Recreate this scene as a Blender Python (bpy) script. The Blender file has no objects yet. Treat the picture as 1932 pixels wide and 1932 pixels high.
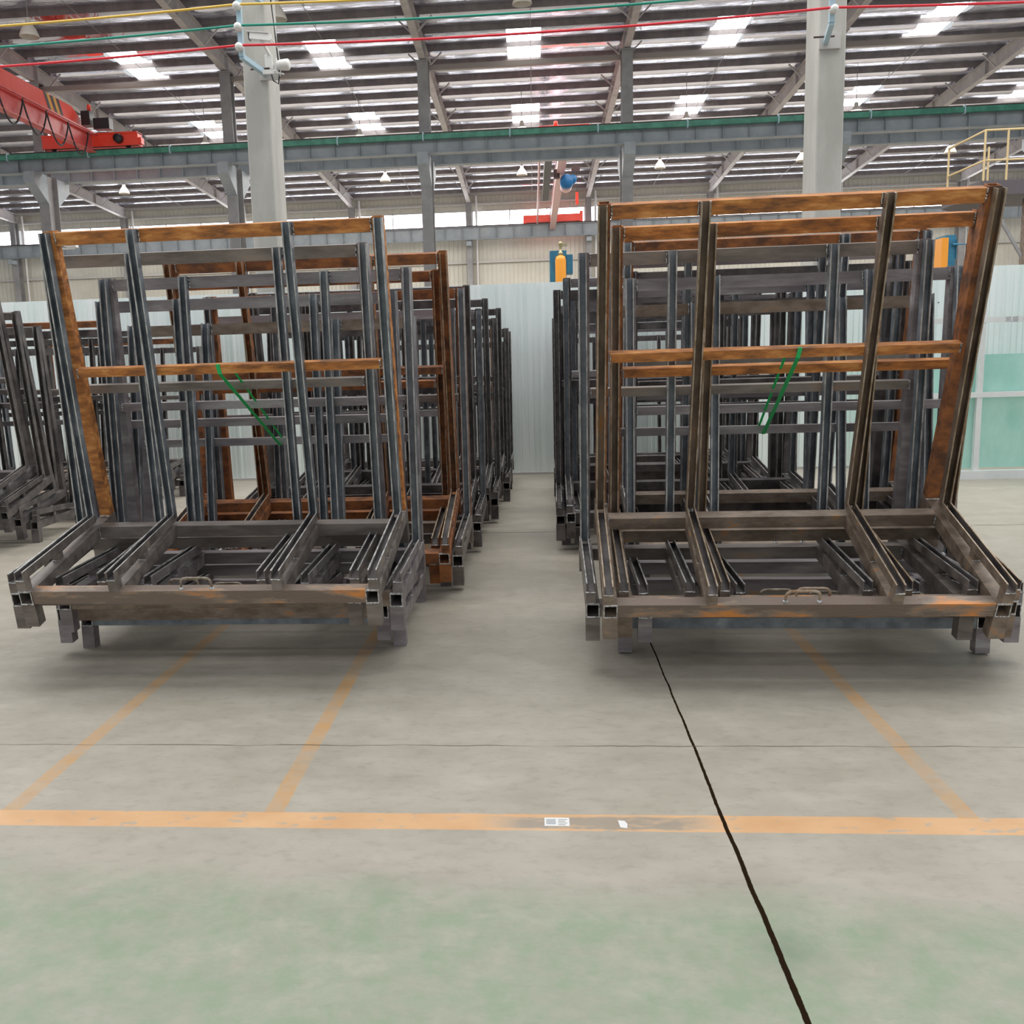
import bpy, bmesh, math, random
from mathutils import Vector, Matrix
R = math.radians
random.seed(7)
scene = bpy.context.scene
col = scene.collection

# ------------------------------------------------------------------ camera, world, light, exposure
cam_d = bpy.data.cameras.new('camera')
cam = bpy.data.objects.new('camera', cam_d); col.objects.link(cam)
cam_d.sensor_fit = 'HORIZONTAL'; cam_d.sensor_width = 36.0
cam_d.lens = 36.0*1807.35/1932.0
cam_d.shift_x = (966-860.96)/1932.0
cam_d.clip_end = 300
rot = (Matrix.Rotation(0.083768, 4, 'Z') @ Matrix.Rotation(-0.156343, 4, 'X') @ Matrix.Rotation(0.0306455, 4, 'Y')
       @ Matrix(((1, 0, 0, 0), (0, 0, -1, 0), (0, 1, 0, 0), (0, 0, 0, 1))))
cam.matrix_world = Matrix.Translation((0, 0, 1.55)) @ rot
scene.camera = cam
w = bpy.data.worlds.new('overcast'); scene.world = w; w.use_nodes = True
w.node_tree.nodes['Background'].inputs[0].default_value = (0.93, 0.97, 1.0, 1)
w.node_tree.nodes['Background'].inputs[1].default_value = 0.62
def area(name, loc, rotx, sx, sy, power, c=(1, 1, 1)):
    d = bpy.data.lights.new(name, 'AREA'); d.shape = 'RECTANGLE'; d.size = sx; d.size_y = sy; d.energy = power; d.color = c
    o = bpy.data.objects.new(name, d); col.objects.link(o); o.location = loc; o.rotation_euler = (rotx, 0, 0)
    return o
area('overhead_fill_light', (0, 13, 13.5), 0, 36, 12, 3900, (1, .98, .95))  # added fill light, stands in for unseen skylights above the racks
area('back_fill_light', (0, 46, 11.2), 0, 60, 18, 9000, (1, .97, .93))  # added fill light under the far roof, brightens the back wall and floor
vs = scene.view_settings
vs.view_transform = 'Standard'; vs.look = 'None'; vs.gamma = 1; vs.use_curve_mapping = False
vs.exposure = 0.2

# ------------------------------------------------------------------ materials
def mat(name, base=(.5, .5, .5), rough=.5, metal=0., emit=None, es=1., alpha=None):
    m = bpy.data.materials.new(name); m.use_nodes = True
    b = m.node_tree.nodes['Principled BSDF']
    b.inputs['Base Color'].default_value = (*base, 1); b.inputs['Roughness'].default_value = rough
    b.inputs['Metallic'].default_value = metal
    if emit: b.inputs['Emission Color'].default_value = (*emit, 1); b.inputs['Emission Strength'].default_value = es
    return m
def nodes(m): return m.node_tree, m.node_tree.nodes['Principled BSDF']
def noisy(m, c1, c2, scale=8., detail=6., stretch=(1, 1, 1), lo=.4, hi=.6, bump=0., bscale=40., rand=True, r1=None, r2=None, c3=None):
    """procedural two or three tone noise on the base colour"""
    t, b = nodes(m); N = t.nodes; L = t.links
    tc = N.new('ShaderNodeTexCoord'); mp = N.new('ShaderNodeMapping'); mp.inputs['Scale'].default_value = stretch
    L.new(tc.outputs['Object'], mp.inputs['Vector'])
    if rand:
        oi = N.new('ShaderNodeObjectInfo'); mu = N.new('ShaderNodeMath'); mu.operation = 'MULTIPLY'; mu.inputs[1].default_value = 37
        L.new(oi.outputs['Random'], mu.inputs[0]); cx = N.new('ShaderNodeCombineXYZ')
        for i in range(3): L.new(mu.outputs[0], cx.inputs[i])
        L.new(cx.outputs[0], mp.inputs['Location'])
    nz = N.new('ShaderNodeTexNoise'); nz.inputs['Scale'].default_value = scale; nz.inputs['Detail'].default_value = detail
    nz.inputs['Roughness'].default_value = .62
    L.new(mp.outputs[0], nz.inputs['Vector'])
    cr = N.new('ShaderNodeValToRGB'); e = cr.color_ramp.elements
    e[0].position = lo; e[0].color = (*c1, 1); e[1].position = hi; e[1].color = (*c2, 1)
    if c3: q = e.new(min(.99, hi+.1)); q.color = (*c3, 1)
    L.new(nz.outputs['Fac'], cr.inputs['Fac']); L.new(cr.outputs['Color'], b.inputs['Base Color'])
    if r1 is not None:
        mr = N.new('ShaderNodeMapRange'); mr.inputs['From Min'].default_value = lo; mr.inputs['From Max'].default_value = hi
        mr.inputs['To Min'].default_value = r1; mr.inputs['To Max'].default_value = r2
        L.new(nz.outputs['Fac'], mr.inputs['Value']); L.new(mr.outputs[0], b.inputs['Roughness'])
    if bump:
        n2 = N.new('ShaderNodeTexNoise'); n2.inputs['Scale'].default_value = bscale; n2.inputs['Detail'].default_value = 5
        L.new(mp.outputs[0], n2.inputs['Vector'])
        bp = N.new('ShaderNodeBump'); bp.inputs['Strength'].default_value = bump; bp.inputs['Distance'].default_value = .01
        L.new(n2.outputs['Fac'], bp.inputs['Height']); L.new(bp.outputs[0], b.inputs['Normal'])
    return m
M = {}
M['blue_steel'] = noisy(mat('blue_mill_steel', rough=.4, metal=.3), (.135, .155, .18), (.26, .29, .32), 6, 8, bump=.15, r1=.3, r2=.5, c3=(.42, .45, .48))
M['lip'] = noisy(mat('bright_steel_edge', rough=.35, metal=.3), (.30, .30, .30), (.58, .57, .55), 14, 5, r1=.3, r2=.5)
M['brown_lip'] = noisy(mat('brown_steel_edge', rough=.5, metal=.3), (.24, .16, .09), (.42, .34, .26), 14, 5)
M['grey_steel'] = noisy(mat('grey_mill_steel', rough=.42, metal=.25), (.15, .128, .115), (.27, .238, .215), 5, 8, (.5, 2, 2), bump=.15, r1=.35, r2=.55, c3=(.34, .25, .19))
M['dark_steel'] = noisy(mat('dark_mill_steel', rough=.45, metal=.25), (.065, .058, .06), (.17, .15, .145), 5, 8, bump=.12)
M['dark_lip'] = noisy(mat('dull_steel_edge', rough=.45, metal=.3), (.14, .135, .13), (.32, .30, .28), 14, 5)
M['chan_brown'] = noisy(mat('brown_channel_steel', rough=.5, metal=.25), (.12, .085, .06), (.26, .19, .14), 7, 8, (1, 1, .5), bump=.2, c3=(.36, .18, .07))
M['purple_steel'] = noisy(mat('purplish_mill_steel', rough=.42, metal=.25), (.19, .165, .175), (.32, .29, .30), 5, 8, (.4, 2, 2), bump=.15, c3=(.46, .44, .44))
M['brown_steel'] = noisy(mat('brown_stained_steel', rough=.55, metal=.25), (.18, .13, .095), (.30, .24, .19), 9, 8, (.7, 1.5, 1.5), bump=.25, c3=(.50, .24, .09))
M['rust'] = noisy(mat('orange_rust', rough=.75), (.19, .078, .03), (.50, .185, .045), 13, 9, (.45, 1.6, 1.6), .36, .53, bump=.5, c3=(.66, .30, .09))
M['patchy'] = noisy(mat('patch_rusted_steel', rough=.5, metal=.2), (.20, .15, .12), (.28, .22, .17), 3.2, 8, (.8, 3, 3), .50, .545, bump=.3, c3=(.68, .27, .07))
M['dark_rust'] = noisy(mat('dark_rust', rough=.8), (.12, .05, .027), (.36, .13, .04), 12, 9, (.6, 1.4, 1), .38, .6, bump=.4)
M['weld'] = noisy(mat('weld_bead', rough=.3, metal=.7), (.3, .3, .3), (.8, .8, .8), 60, 3, bump=.5, bscale=120)
M['handle_steel'] = noisy(mat('dull_round_bar', rough=.4, metal=.5), (.16, .13, .1), (.34, .29, .23), 20, 4)
M['rust_handle'] = noisy(mat('rusty_round_bar', rough=.6, metal=.2), (.3, .15, .06), (.45, .36, .28), 20, 4)
M['concrete_col'] = noisy(mat('column_concrete', rough=.85), (.40, .395, .365), (.50, .49, .46), 1.5, 7, (1, 1, .4), bump=.3, rand=False)
M['grey_paint'] = noisy(mat('grey_structural_paint', rough=.5), (.24, .235, .24), (.30, .295, .295), 2, 4)
M['blue_grey_paint'] = noisy(mat('blue_grey_structural_paint', rough=.5), (.27, .305, .335), (.33, .365, .395), 1.5, 4)
M['rafter_paint'] = noisy(mat('rafter_paint', rough=.5), (.40, .375, .375), (.48, .455, .455), 2, 4)
M['purlin'] = noisy(mat('purlin_steel', rough=.5), (.17, .15, .155), (.23, .205, .205), 2, 4)
M['tie'] = mat('tie_beam_paint', (.28, .24, .22), .5)
M['dark'] = mat('black_plastic', (.02, .02, .025), .4)
M['rail_brown'] = mat('crane_rail_steel', (.07, .045, .045), .5, .3)
M['green_bar'] = noisy(mat('green_conductor_bar', rough=.4), (.03, .19, .13), (.06, .27, .19), 3, 3)
M['crane_red'] = noisy(mat('red_crane_paint', rough=.38), (.92, .06, .03), (.95, .08, .045), 2, 3)
M['crane_pink'] = noisy(mat('faded_red_crane_paint', rough=.35), (.62, .075, .075), (.72, .12, .11), 2, 3)
M['crane_pale'] = mat('pale_pink_crane_paint', (.62, .38, .38), .35)
M['yellow'] = mat('yellow_paint', (.80, .42, .04), .5)
M['cable_yellow'] = mat('yellow_cable_sheath', (.80, .50, .08), .4)
M['cable_green'] = mat('green_cable_sheath', (.01, .28, .20), .4)
M['cable_red'] = mat('red_cable_sheath', (.75, .02, .04), .4)
M['bracket_blue'] = mat('light_blue_bracket_paint', (.42, .58, .68), .4)
M['white_plastic'] = mat('white_plastic', (.75, .74, .72), .4)
M['insulator'] = mat('porcelain_insulator', (.72, .72, .70), .2)
M['lamp'] = mat('cream_lamp_enamel', (.62, .58, .52), .35)
M['lamp_glass'] = mat('lamp_glass', (.5, .5, .48), .1)
M['hoist_blue'] = mat('blue_hoist_paint', (.01, .13, .33), .4)
M['machine_blue'] = noisy(mat('blue_machine_paint', rough=.5), (.02, .14, .25), (.03, .2, .33), 5, 4)
M['orange'] = mat('orange_cylinder_paint', (.85, .33, .03), .3)
M['brass'] = mat('brass_valve', (.4, .34, .2), .3, .8)
M['strap'] = mat('green_plastic_strap', (.012, .48, .13), .35)
M['paper'] = mat('white_paper', (.75, .75, .74), .6)
M['ink'] = mat('grey_print', (.25, .25, .25), .6)
M['white_frame'] = noisy(mat('white_aluminium', rough=.35), (.70, .74, .74), (.78, .81, .81), 3, 3)
M['lettering'] = mat('faint_grey_lettering', (.42, .44, .46), .5)
M['cream_rail'] = mat('cream_yellow_rail_paint', (.62, .47, .25), .5)
M['platform_dark'] = mat('platform_dark_steel', (.10, .085, .095), .5)
M['skylight'] = mat('skylight_daylight', (.8, .8, .8), .5, 0, (1, 1, .98), 5.0)
M['window'] = mat('window_daylight', (.8, .8, .8), .5, 0, (1, .98, 1), 6.)
M['cladding'] = noisy(mat('beige_wall_cladding', rough=.5), (.54, .52, .45), (.61, .59, .52), .4, 4, rand=False)
M['girt'] = mat('girt_paint', (.50, .48, .46), .5)

# partition sheet: pale painted steel, glossy, slightly wavy
m = mat('pale_green_sheet', (.66, .80, .78), .24, .3); M['sheet'] = m
noisy(m, (.78, .88, .855), (.93, .97, .965), 1.6, 5, (2.5, 1, .15), .35, .65, bump=.5, bscale=1.6, rand=False)
# glass sheets
m = mat('green_glass', (.30, .72, .62), .12); M['glass'] = m
t, b = nodes(m); b.inputs['Transmission Weight'].default_value = .35; b.inputs['Alpha'].default_value = .93
noisy(m, (.40, .78, .68), (.60, .92, .84), 1.2, 5, (1.5, 1, .6))
m = mat('film_on_glass', (.62, .80, .76), .25); M['film'] = m
noisy(m, (.50, .80, .73), (.92, .97, .96), 9, 6, (4, 1, .7), .42, .62, bump=.6, bscale=8)

# foil under the roof: wrinkled aluminium foil
m = mat('roof_foil', (.78, .80, .92), .15, 1.); M['foil'] = m
t, b = nodes(m); N = t.nodes; L = t.links
tc = N.new('ShaderNodeTexCoord'); mp = N.new('ShaderNodeMapping'); mp.inputs['Scale'].default_value = (1.0, 2.2, 1); mp.inputs['Rotation'].default_value = (0, 0, .5)
nz = N.new('ShaderNodeTexNoise'); nz.inputs['Scale'].default_value = 1.6; nz.inputs['Detail'].default_value = 5; nz.inputs['Distortion'].default_value = .8
bp = N.new('ShaderNodeBump'); bp.inputs['Strength'].default_value = .5; bp.inputs['Distance'].default_value = .07
L.new(tc.outputs['Object'], mp.inputs[0]); L.new(mp.outputs[0], nz.inputs['Vector']); L.new(nz.outputs['Fac'], bp.inputs['Height']); L.new(bp.outputs[0], b.inputs['Normal'])

# floor: concrete with painted lines, joints, green paint; all keyed to world metres
def floor_material():
    m = mat('painted_concrete_floor', rough=.45)
    t, b = nodes(m); N = t.nodes; L = t.links
    tc = N.new('ShaderNodeTexCoord'); sep = N.new('ShaderNodeSeparateXYZ'); L.new(tc.outputs['Object'], sep.inputs[0])
    X, Y = sep.outputs[0], sep.outputs[1]
    def val(v, i, n):
        if isinstance(v, (int, float)): n.inputs[i].default_value = v
        else: L.new(v, n.inputs[i])
    def mth(op, a, b_=0., clamp=False):
        n = N.new('ShaderNodeMath'); n.operation = op; n.use_clamp = clamp; val(a, 0, n); val(b_, 1, n); return n.outputs[0]
    def noise(scale, detail=5, stretch=(1, 1, 1), off=0, rough=.6):
        mp = N.new('ShaderNodeMapping'); mp.inputs['Scale'].default_value = stretch; mp.inputs['Location'].default_value = (off, off*1.7, 0)
        L.new(tc.outputs['Object'], mp.inputs[0])
        n = N.new('ShaderNodeTexNoise'); n.inputs['Scale'].default_value = scale; n.inputs['Detail'].default_value = detail
        n.inputs['Roughness'].default_value = rough
        L.new(mp.outputs[0], n.inputs['Vector']); return n.outputs['Fac']
    def mix(f, a, c):
        n = N.new('ShaderNodeMix'); n.data_type = 'RGBA'
        val(f, 0, n)
        for i, v in ((6, a), (7, c)):
            if isinstance(v, tuple): n.inputs[i].default_value = (*v, 1)
            else: L.new(v, n.inputs[i])
        return n.outputs[2]
    def band(v, c, hw, soft=.004):
        d = mth('ABSOLUTE', mth('SUBTRACT', v, c)); return mth('DIVIDE', mth('SUBTRACT', hw, d), soft, True)
    def ramp(v, lo, hi):
        n = N.new('ShaderNodeMapRange'); n.clamp = True; val(v, 0, n); n.inputs[1].default_value = lo; n.inputs[2].default_value = hi
        return n.outputs[0]
    big = noise(.9, 6); fine = noise(14, 8, (1, 1.6, 1), 3, .7); mid = noise(3.5, 6, (1, 1.5, 1), 9)
    c = mix(ramp(mid, .3, .7), (.335, .305, .25), (.43, .395, .335))
    c = mix(mth('MULTIPLY', ramp(big, .45, .7), .45), c, (.375, .335, .275))
    c = mix(mth('MULTIPLY', ramp(fine, .5, .75), .42), c, (.20, .175, .135))
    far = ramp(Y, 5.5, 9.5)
    c = mix(mth('MULTIPLY', far, .2), c, (.24, .20, .15))  # browner further back: shade between the rack rows put into the floor colour
    # worn green walkway paint nearer than the line
    edge = mth('ADD', Y, mth('MULTIPLY', mth('SUBTRACT', noise(1.6, 7, (1, 1, 1), 21), .5), .55))
    edge = mth('ADD', edge, mth('MULTIPLY', X, .05))
    g = mth('SUBTRACT', 1., ramp(edge, 2.50, 2.72))
    g = mth('MULTIPLY', g, ramp(noise(7, 8, (1, 1, 1), 5, .7), .25, .62))
    c = mix(mth('MULTIPLY', g, .8), c, (.20, .285, .18))
    # orange lines
    wob = mth('MULTIPLY', mth('SUBTRACT', noise(9, 6, (1, 1, 1), 2), .5), .012)
    yw = mth('ADD', Y, wob); xw = mth('ADD', X, wob)
    cross = band(yw, 3.048, .060)
    bare = mth('MULTIPLY', band(X, .20, .42, .16), ramp(noise(6, 7, (1, 2.5, 1), 14, .7), .30, .50))
    bare = mth('MULTIPLY', bare, band(mth('ADD', yw, mth('MULTIPLY', mth('SUBTRACT', noise(5, 5, (1, 1, 1), 60), .5), .05)), 3.045, .050, .014))
    c = mix(mth('MULTIPLY', bare, .7), c, (.30, .235, .175))
    chips = mth('MULTIPLY', ramp(noise(10, 7, (1, 2.2, 1), 31), .58, .62), .7)
    keep = mth('MULTIPLY', mth('SUBTRACT', 1., bare), mth('SUBTRACT', 1., chips))
    c = mix(mth('MULTIPLY', cross, keep), c, mix(ramp(mid, .35, .7), (.60, .34, .16), (.69, .42, .22)))
    up = mth('GREATER_THAN', Y, 3.10)
    wear = ramp(noise(3.5, 8, (1, 1, 1), 41, .75), .30, .62)
    for xc, amt in ((-1.905, .78), (-.938, .85), (1.415, .70)):
        l = mth('MULTIPLY', mth('MULTIPLY', band(xw, xc, .036), up), mth('MULTIPLY', wear, amt))
        c = mix(l, c, (.55, .30, .105))
    # joints and the long dark crack
    w2 = mth('MULTIPLY', mth('SUBTRACT', noise(1.6, 7, (.01, 1, 1), 7), .5), .03)
    wid = mth('ADD', .0046, mth('MULTIPLY', mth('SUBTRACT', 1., ramp(Y, 2.2, 4.6)), .0045))
    wid = mth('ADD', wid, mth('MULTIPLY', mth('SUBTRACT', noise(25, 4, (.01, 1, 1), 77), .5), .004))
    d = mth('ABSOLUTE', mth('SUBTRACT', mth('ADD', X, w2), .612))
    cr = mth('DIVIDE', mth('SUBTRACT', wid, d), .0015, True)
    cr = mth('MULTIPLY', cr, mth('LESS_THAN', Y, 5.25))
    # dark smear beside the crack near the camera
    sm = mth('MULTIPLY', mth('SUBTRACT', 1., ramp(mth('ABSOLUTE', mth('SUBTRACT', X, .64)), 0., .12)), mth('SUBTRACT', 1., ramp(mth('ABSOLUTE', mth('SUBTRACT', Y, 2.36)), 0., .14)))
    c = mix(mth('MULTIPLY', sm, .55), c, (.10, .17, .10))
    c = mix(cr, c, (.02, .012, .006))
    w3 = mth('MULTIPLY', mth('SUBTRACT', noise(3, 8, (1, .01, 1), 17), .5), .05)
    for yc, hw, a in ((3.70, .0055, .85), (8.55, .016, .8)):
        d = mth('ABSOLUTE', mth('SUBTRACT', mth('ADD', Y, w3), yc))
        j = mth('DIVIDE', mth('SUBTRACT', hw, d), .002, True)
        j = mth('MULTIPLY', j, mth('MULTIPLY', ramp(noise(2.5, 6, (1, .1, 1), 55), .3, .55), a))
        c = mix(j, c, (.10, .075, .05))
    L.new(c, b.inputs['Base Color'])
    rr = N.new('ShaderNodeMapRange'); L.new(mid, rr.inputs[0]); rr.inputs[3].default_value = .36; rr.inputs[4].default_value = .55
    L.new(mth('MAXIMUM', rr.outputs[0], cr), b.inputs['Roughness'])
    L.new(mth('MULTIPLY', mth('SUBTRACT', 1., cr), .5), b.inputs['Specular IOR Level'])
    bp = N.new('ShaderNodeBump'); bp.inputs['Strength'].default_value = .18; bp.inputs['Distance'].default_value = .004
    h = mth('SUBTRACT', fine, mth('MULTIPLY', cr, 3.)); L.new(h, bp.inputs['Height']); L.new(bp.outputs[0], b.inputs['Normal'])
    return m
M['floor'] = floor_material()

# ------------------------------------------------------------------ mesh helpers
class MB:
    def __init__(s): s.v = []; s.f = []; s.m = []; s.sm = []
    def add(s, vs, fs, mi=0, smooth=False):
        o = len(s.v); s.v += [tuple(v) for v in vs]
        for f in fs: s.f.append([i+o for i in f]); s.m.append(mi); s.sm.append(smooth)
        return s
    def box(s, x0, x1, y0, y1, z0, z1, mi=0):
        vs = [(x, y, z) for z in (z0, z1) for y in (y0, y1) for x in (x0, x1)]
        return s.add(vs, [(0, 2, 3, 1), (4, 5, 7, 6), (0, 1, 5, 4), (2, 6, 7, 3), (0, 4, 6, 2), (1, 3, 7, 5)], mi)
    def frame(s, p0, p1, side):
        d = (Vector(p1)-Vector(p0)).normalized(); a = Vector(side); a = (a-d*a.dot(d)).normalized(); n = a.cross(d).normalized()
        return Vector(p0), Vector(p1), d, a, n
    def prism(s, p0, p1, side, prof, mi=0, caps=True, edge_m=None):
        """extrude a 2D outline (a along side, b along side x dir) from p0 to p1; edge_m: {edge index: material}"""
        P0, P1, d, a, n = s.frame(p0, p1, side); k = len(prof)
        vs = [P0+a*x+n*y for x, y in prof]+[P1+a*x+n*y for x, y in prof]
        for i in range(k):
            j = (i+1) % k
            s.add([vs[i], vs[j], vs[j+k], vs[i+k]], [(0, 1, 2, 3)], (edge_m or {}).get(i, mi))
        if caps: s.add(vs, [tuple(range(k))[::-1], tuple(range(k, 2*k))], mi)
        return s
    def bar(s, p0, p1, wd, ht, side=(1, 0, 0), mi=0):
        a, b = wd/2, ht/2; return s.prism(p0, p1, side, [(-a, -b), (a, -b), (a, b), (-a, b)], mi)
    def sqtube(s, p0, p1, wd, ht, t=.005, side=(1, 0, 0), mi=0, rim=None):
        P0, P1, d, a, n = s.frame(p0, p1, side)
        def ring(P, w_, h_): return [P+a*x+n*y for x, y in ((-w_/2, -h_/2), (w_/2, -h_/2), (w_/2, h_/2), (-w_/2, h_/2))]
        o0, o1, i0, i1 = ring(P0, wd, ht), ring(P1, wd, ht), ring(P0, wd-2*t, ht-2*t), ring(P1, wd-2*t, ht-2*t)
        vs = o0+o1+i0+i1
        for i in range(4):
            j = (i+1) % 4
            s.add([vs[i], vs[j], vs[j+4], vs[i+4]], [(0, 1, 2, 3)], mi)
            s.add([vs[i+8], vs[j+8], vs[j+12], vs[i+12]], [(3, 2, 1, 0)], mi)
            s.add([vs[i], vs[j], vs[j+8], vs[i+8]], [(3, 2, 1, 0)], mi if rim is None else rim)
            s.add([vs[i+4], vs[j+4], vs[j+12], vs[i+12]], [(0, 1, 2, 3)], mi)
        return s
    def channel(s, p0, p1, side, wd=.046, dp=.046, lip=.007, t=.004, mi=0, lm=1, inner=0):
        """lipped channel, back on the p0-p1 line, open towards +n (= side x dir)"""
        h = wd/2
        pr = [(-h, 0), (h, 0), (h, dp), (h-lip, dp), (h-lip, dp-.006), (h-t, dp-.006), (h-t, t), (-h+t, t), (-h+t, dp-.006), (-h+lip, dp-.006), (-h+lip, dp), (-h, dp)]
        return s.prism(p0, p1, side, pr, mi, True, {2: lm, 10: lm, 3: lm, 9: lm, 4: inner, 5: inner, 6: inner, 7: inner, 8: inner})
    def tube(s, pts, r, n=8, mi=0, closed=False):
        rings = []; up = Vector((0, 0, 1))
        for i, p in enumerate(pts):
            p = Vector(p); q = Vector(pts[min(i+1, len(pts)-1)])-Vector(pts[max(i-1, 0)]); q.normalize()
            a = q.cross(up)
            if a.length < .05: a = q.cross(Vector((0, 1, 0)))
            a.normalize(); b = a.cross(q)
            rings.append([p+(a*math.cos(2*math.pi*k/n)+b*math.sin(2*math.pi*k/n))*r for k in range(n)])
        vs = [v for rg in rings for v in rg]
        fs = [(i*n+k, i*n+(k+1) % n, (i+1)*n+(k+1) % n, (i+1)*n+k) for i in range(len(pts)-1) for k in range(n)]
        s.add(vs, fs, mi, True); s.add(rings[0], [tuple(range(n))], mi); s.add(rings[-1], [tuple(range(n))[::-1]], mi)
        return s
    def lathe(s, prof, c=(0, 0, 0), axis='z', n=20, mi=0):
        vs = []
        for r_, h in prof:
            for k in range(n):
                a = 2*math.pi*k/n; u, v_ = r_*math.cos(a), r_*math.sin(a)
                p = {'z': (u, v_, h), 'y': (u, h, v_), 'x': (h, u, v_)}[axis]
                vs.append((p[0]+c[0], p[1]+c[1], p[2]+c[2]))
        fs = [(i*n+k, i*n+(k+1) % n, (i+1)*n+(k+1) % n, (i+1)*n+k) for i in range(len(prof)-1) for k in range(n)]
        return s.add(vs, fs, mi, True)
    def bead(s, p0, p1, r=.005, n=9, mi=1):
        p0, p1 = Vector(p0), Vector(p1); pts = []
        for i in range(n+1):
            q = p0.lerp(p1, i/n); pts.append(q+Vector((random.uniform(-.0015, .0015), random.uniform(-.001, .001), random.uniform(-.0015, .0015))))
        return s.tube(pts, r, 5, mi)
    def mesh(s, name, mats):
        me = bpy.data.meshes.new(name); me.from_pydata(s.v, [], s.f)
        for mm in mats: me.materials.append(mm)
        for p, mi, sm in zip(me.polygons, s.m, s.sm): p.material_index = mi; p.use_smooth = sm
        me.validate()
        bm = bmesh.new(); bm.from_mesh(me); bmesh.ops.recalc_face_normals(bm, faces=bm.faces); bm.to_mesh(me); bm.free()
        return me
    def build(s, name, mats, parent=None):
        if not isinstance(mats, (list, tuple)): mats = [mats]
        return link(name, s.mesh(name, mats), parent)
def link(name, me, parent=None):
    o = bpy.data.objects.new(name, me); col.objects.link(o)
    if parent is not None: o.parent = parent
    return o
def tag(o, label=None, cat=None, group=None, kind=None):
    if label: o['label'] = label
    if cat: o['category'] = cat
    if group: o['group'] = group
    if kind: o['kind'] = kind
    return o
def empty(name, loc, label, cat, group=None, rz=0):
    o = bpy.data.objects.new(name, None); col.objects.link(o); o.location = loc; o.rotation_euler = (0, 0, rz); o.empty_display_size = .2
    return tag(o, label, cat, group)
def struct(o): o['kind'] = 'structure'; return o

# ------------------------------------------------------------------ the setting
struct(MB().add([(-46, -6, 0), (46, -6, 0), (46, 63, 0), (-46, 63, 0)], [(0, 1, 2, 3)]).build('floor', M['floor']))

def sheet(name, x0, x1, z0, z1, y, pitch, prof, m):
    """profiled sheet: prof is a list of (fraction of pitch, depth towards the camera)"""
    s = MB(); n = int(math.ceil((x1-x0)/pitch)); pts = []
    for i in range(n):
        for f, dd in prof:
            x = x0+(i+f)*pitch
            if x <= x1: pts.append((x, y-dd))
    vs = [(x, yy, z0) for x, yy in pts]+[(x, yy, z1) for x, yy in pts]; k = len(pts)
    s.add(vs, [(i, i+1, i+1+k, i+k) for i in range(k-1)])
    vb = [(x, yy+.01, z0) for x, yy in pts]+[(x, yy+.01, z1) for x, yy in pts]
    s.add(vb, [(i+k, i+1+k, i+1, i) for i in range(k-1)]); s.add([vs[i] for i in range(k, 2*k)]+[vb[i] for i in range(k, 2*k)], [(i, i+1, i+1+k, i+k) for i in range(k-1)])
    return struct(s.build(name, m))
sheet('wall_back', -44, 44, 0, 9.62, 61.75, .27, [(0, 0), (.74, 0), (.80, .035), (.94, .035)], M['cladding'])
up = sheet('wall_back_upper', -44, 44, 10.72, 11.95, 61.75, .27, [(0, 0), (.74, 0), (.80, .035), (.94, .035)], M['cladding'])
part = sheet('wall_partition', -13, 15, 0.0, 2.535, 12.97, .28, [(0, 0), (.16, 0), (.19, .006), (.21, 0), (.42, 0), (.45, .006), (.47, 0), (.66, 0), (.69, .006), (.71, 0), (.84, 0), (.88, .028), (.96, .028)], M['sheet'])
s = MB()
for xx in [a*.28*4-13+.25 for a in range(25)]:
    for zz in (.75, 1.25, 2.1): s.lathe([(0, -.008), (.008, -.006), (.009, 0)], (xx, 12.945, zz), 'y', 8)
s.build('screw', M['dark'], part); part.children[0]['kind'] = 'stuff'
MB().box(-13, 15, 12.93, 12.99, 0, .03).build('base_angle', M['girt'], part)

BX = [-3.80+7.32*k for k in range(-5, 6)]      # frame lines
for i in range(len(BX)-1):
    x0, x1 = BX[i]+.2, BX[i+1]-.2
    wn = struct(MB().box(x0, x1, 61.78, 61.82, 9.66, 10.72).build('window_%d' % (i+1), M['window']))
    f = MB()
    for xx in [x0+(x1-x0)*k/3 for k in range(4)]: f.box(xx-.03, xx+.03, 61.72, 61.78, 9.62, 10.74)
    f.box(x0, x1, 61.72, 61.78, 10.68, 10.76).box(x0, x1, 61.72, 61.78, 9.60, 9.66)
    f.build('window_frame', M['girt'], wn)
for n_, (z, h) in enumerate(((11.12, .09), (7.6, .12), (5.2, .12), (11.72, .16))):
    struct(MB().box(-44, 44, 61.52, 61.70, z-h/2, z+h/2).build('trim_%d' % (n_+1), M['girt']))

def roofz(y): return 14.85-.047*y
# ceiling foil sagging between the purlins
PY = [37.5+1.7*k for k in range(-8, 15)]
SKY = (36.65, 38.35, 45.15, 46.85)
def sag(t):                                  # loose foil: drops from one purlin, then climbs gently to the next
    if t < .2: return .25*(1-(1-t/.2)**2)
    u = (t-.2)/.8; return max(0, .25-1.36*(.087*u+.0965*u*u))
edges = [-44]
for i in range(len(BX)-1):
    xc = (BX[i]+BX[i+1])/2; edges += [xc-.62, xc+.62]
edges += [44]
s = MB()
for i in range(len(PY)-1):
    gap_sky = any(PY[i] < q < PY[i+1] for q in SKY)
    prof = [(PY[i]+1.7*k/16, roofz(PY[i]+1.7*k/16)-sag(k/16)) for k in range(17)]
    cols = [(edges[k], edges[k+1]) for k in range(len(edges)-1) if k % 2 == 0] if gap_sky else [(-44, 44)]
    for x0, x1 in cols:
        n = len(prof); s.add([(x0, y, z) for y, z in prof]+[(x1, y, z) for y, z in prof], [(a, a+1, a+1+n, a+n) for a in range(n-1)], 0, True)
ceil = struct(s.build('ceiling', M['foil']))
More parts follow.
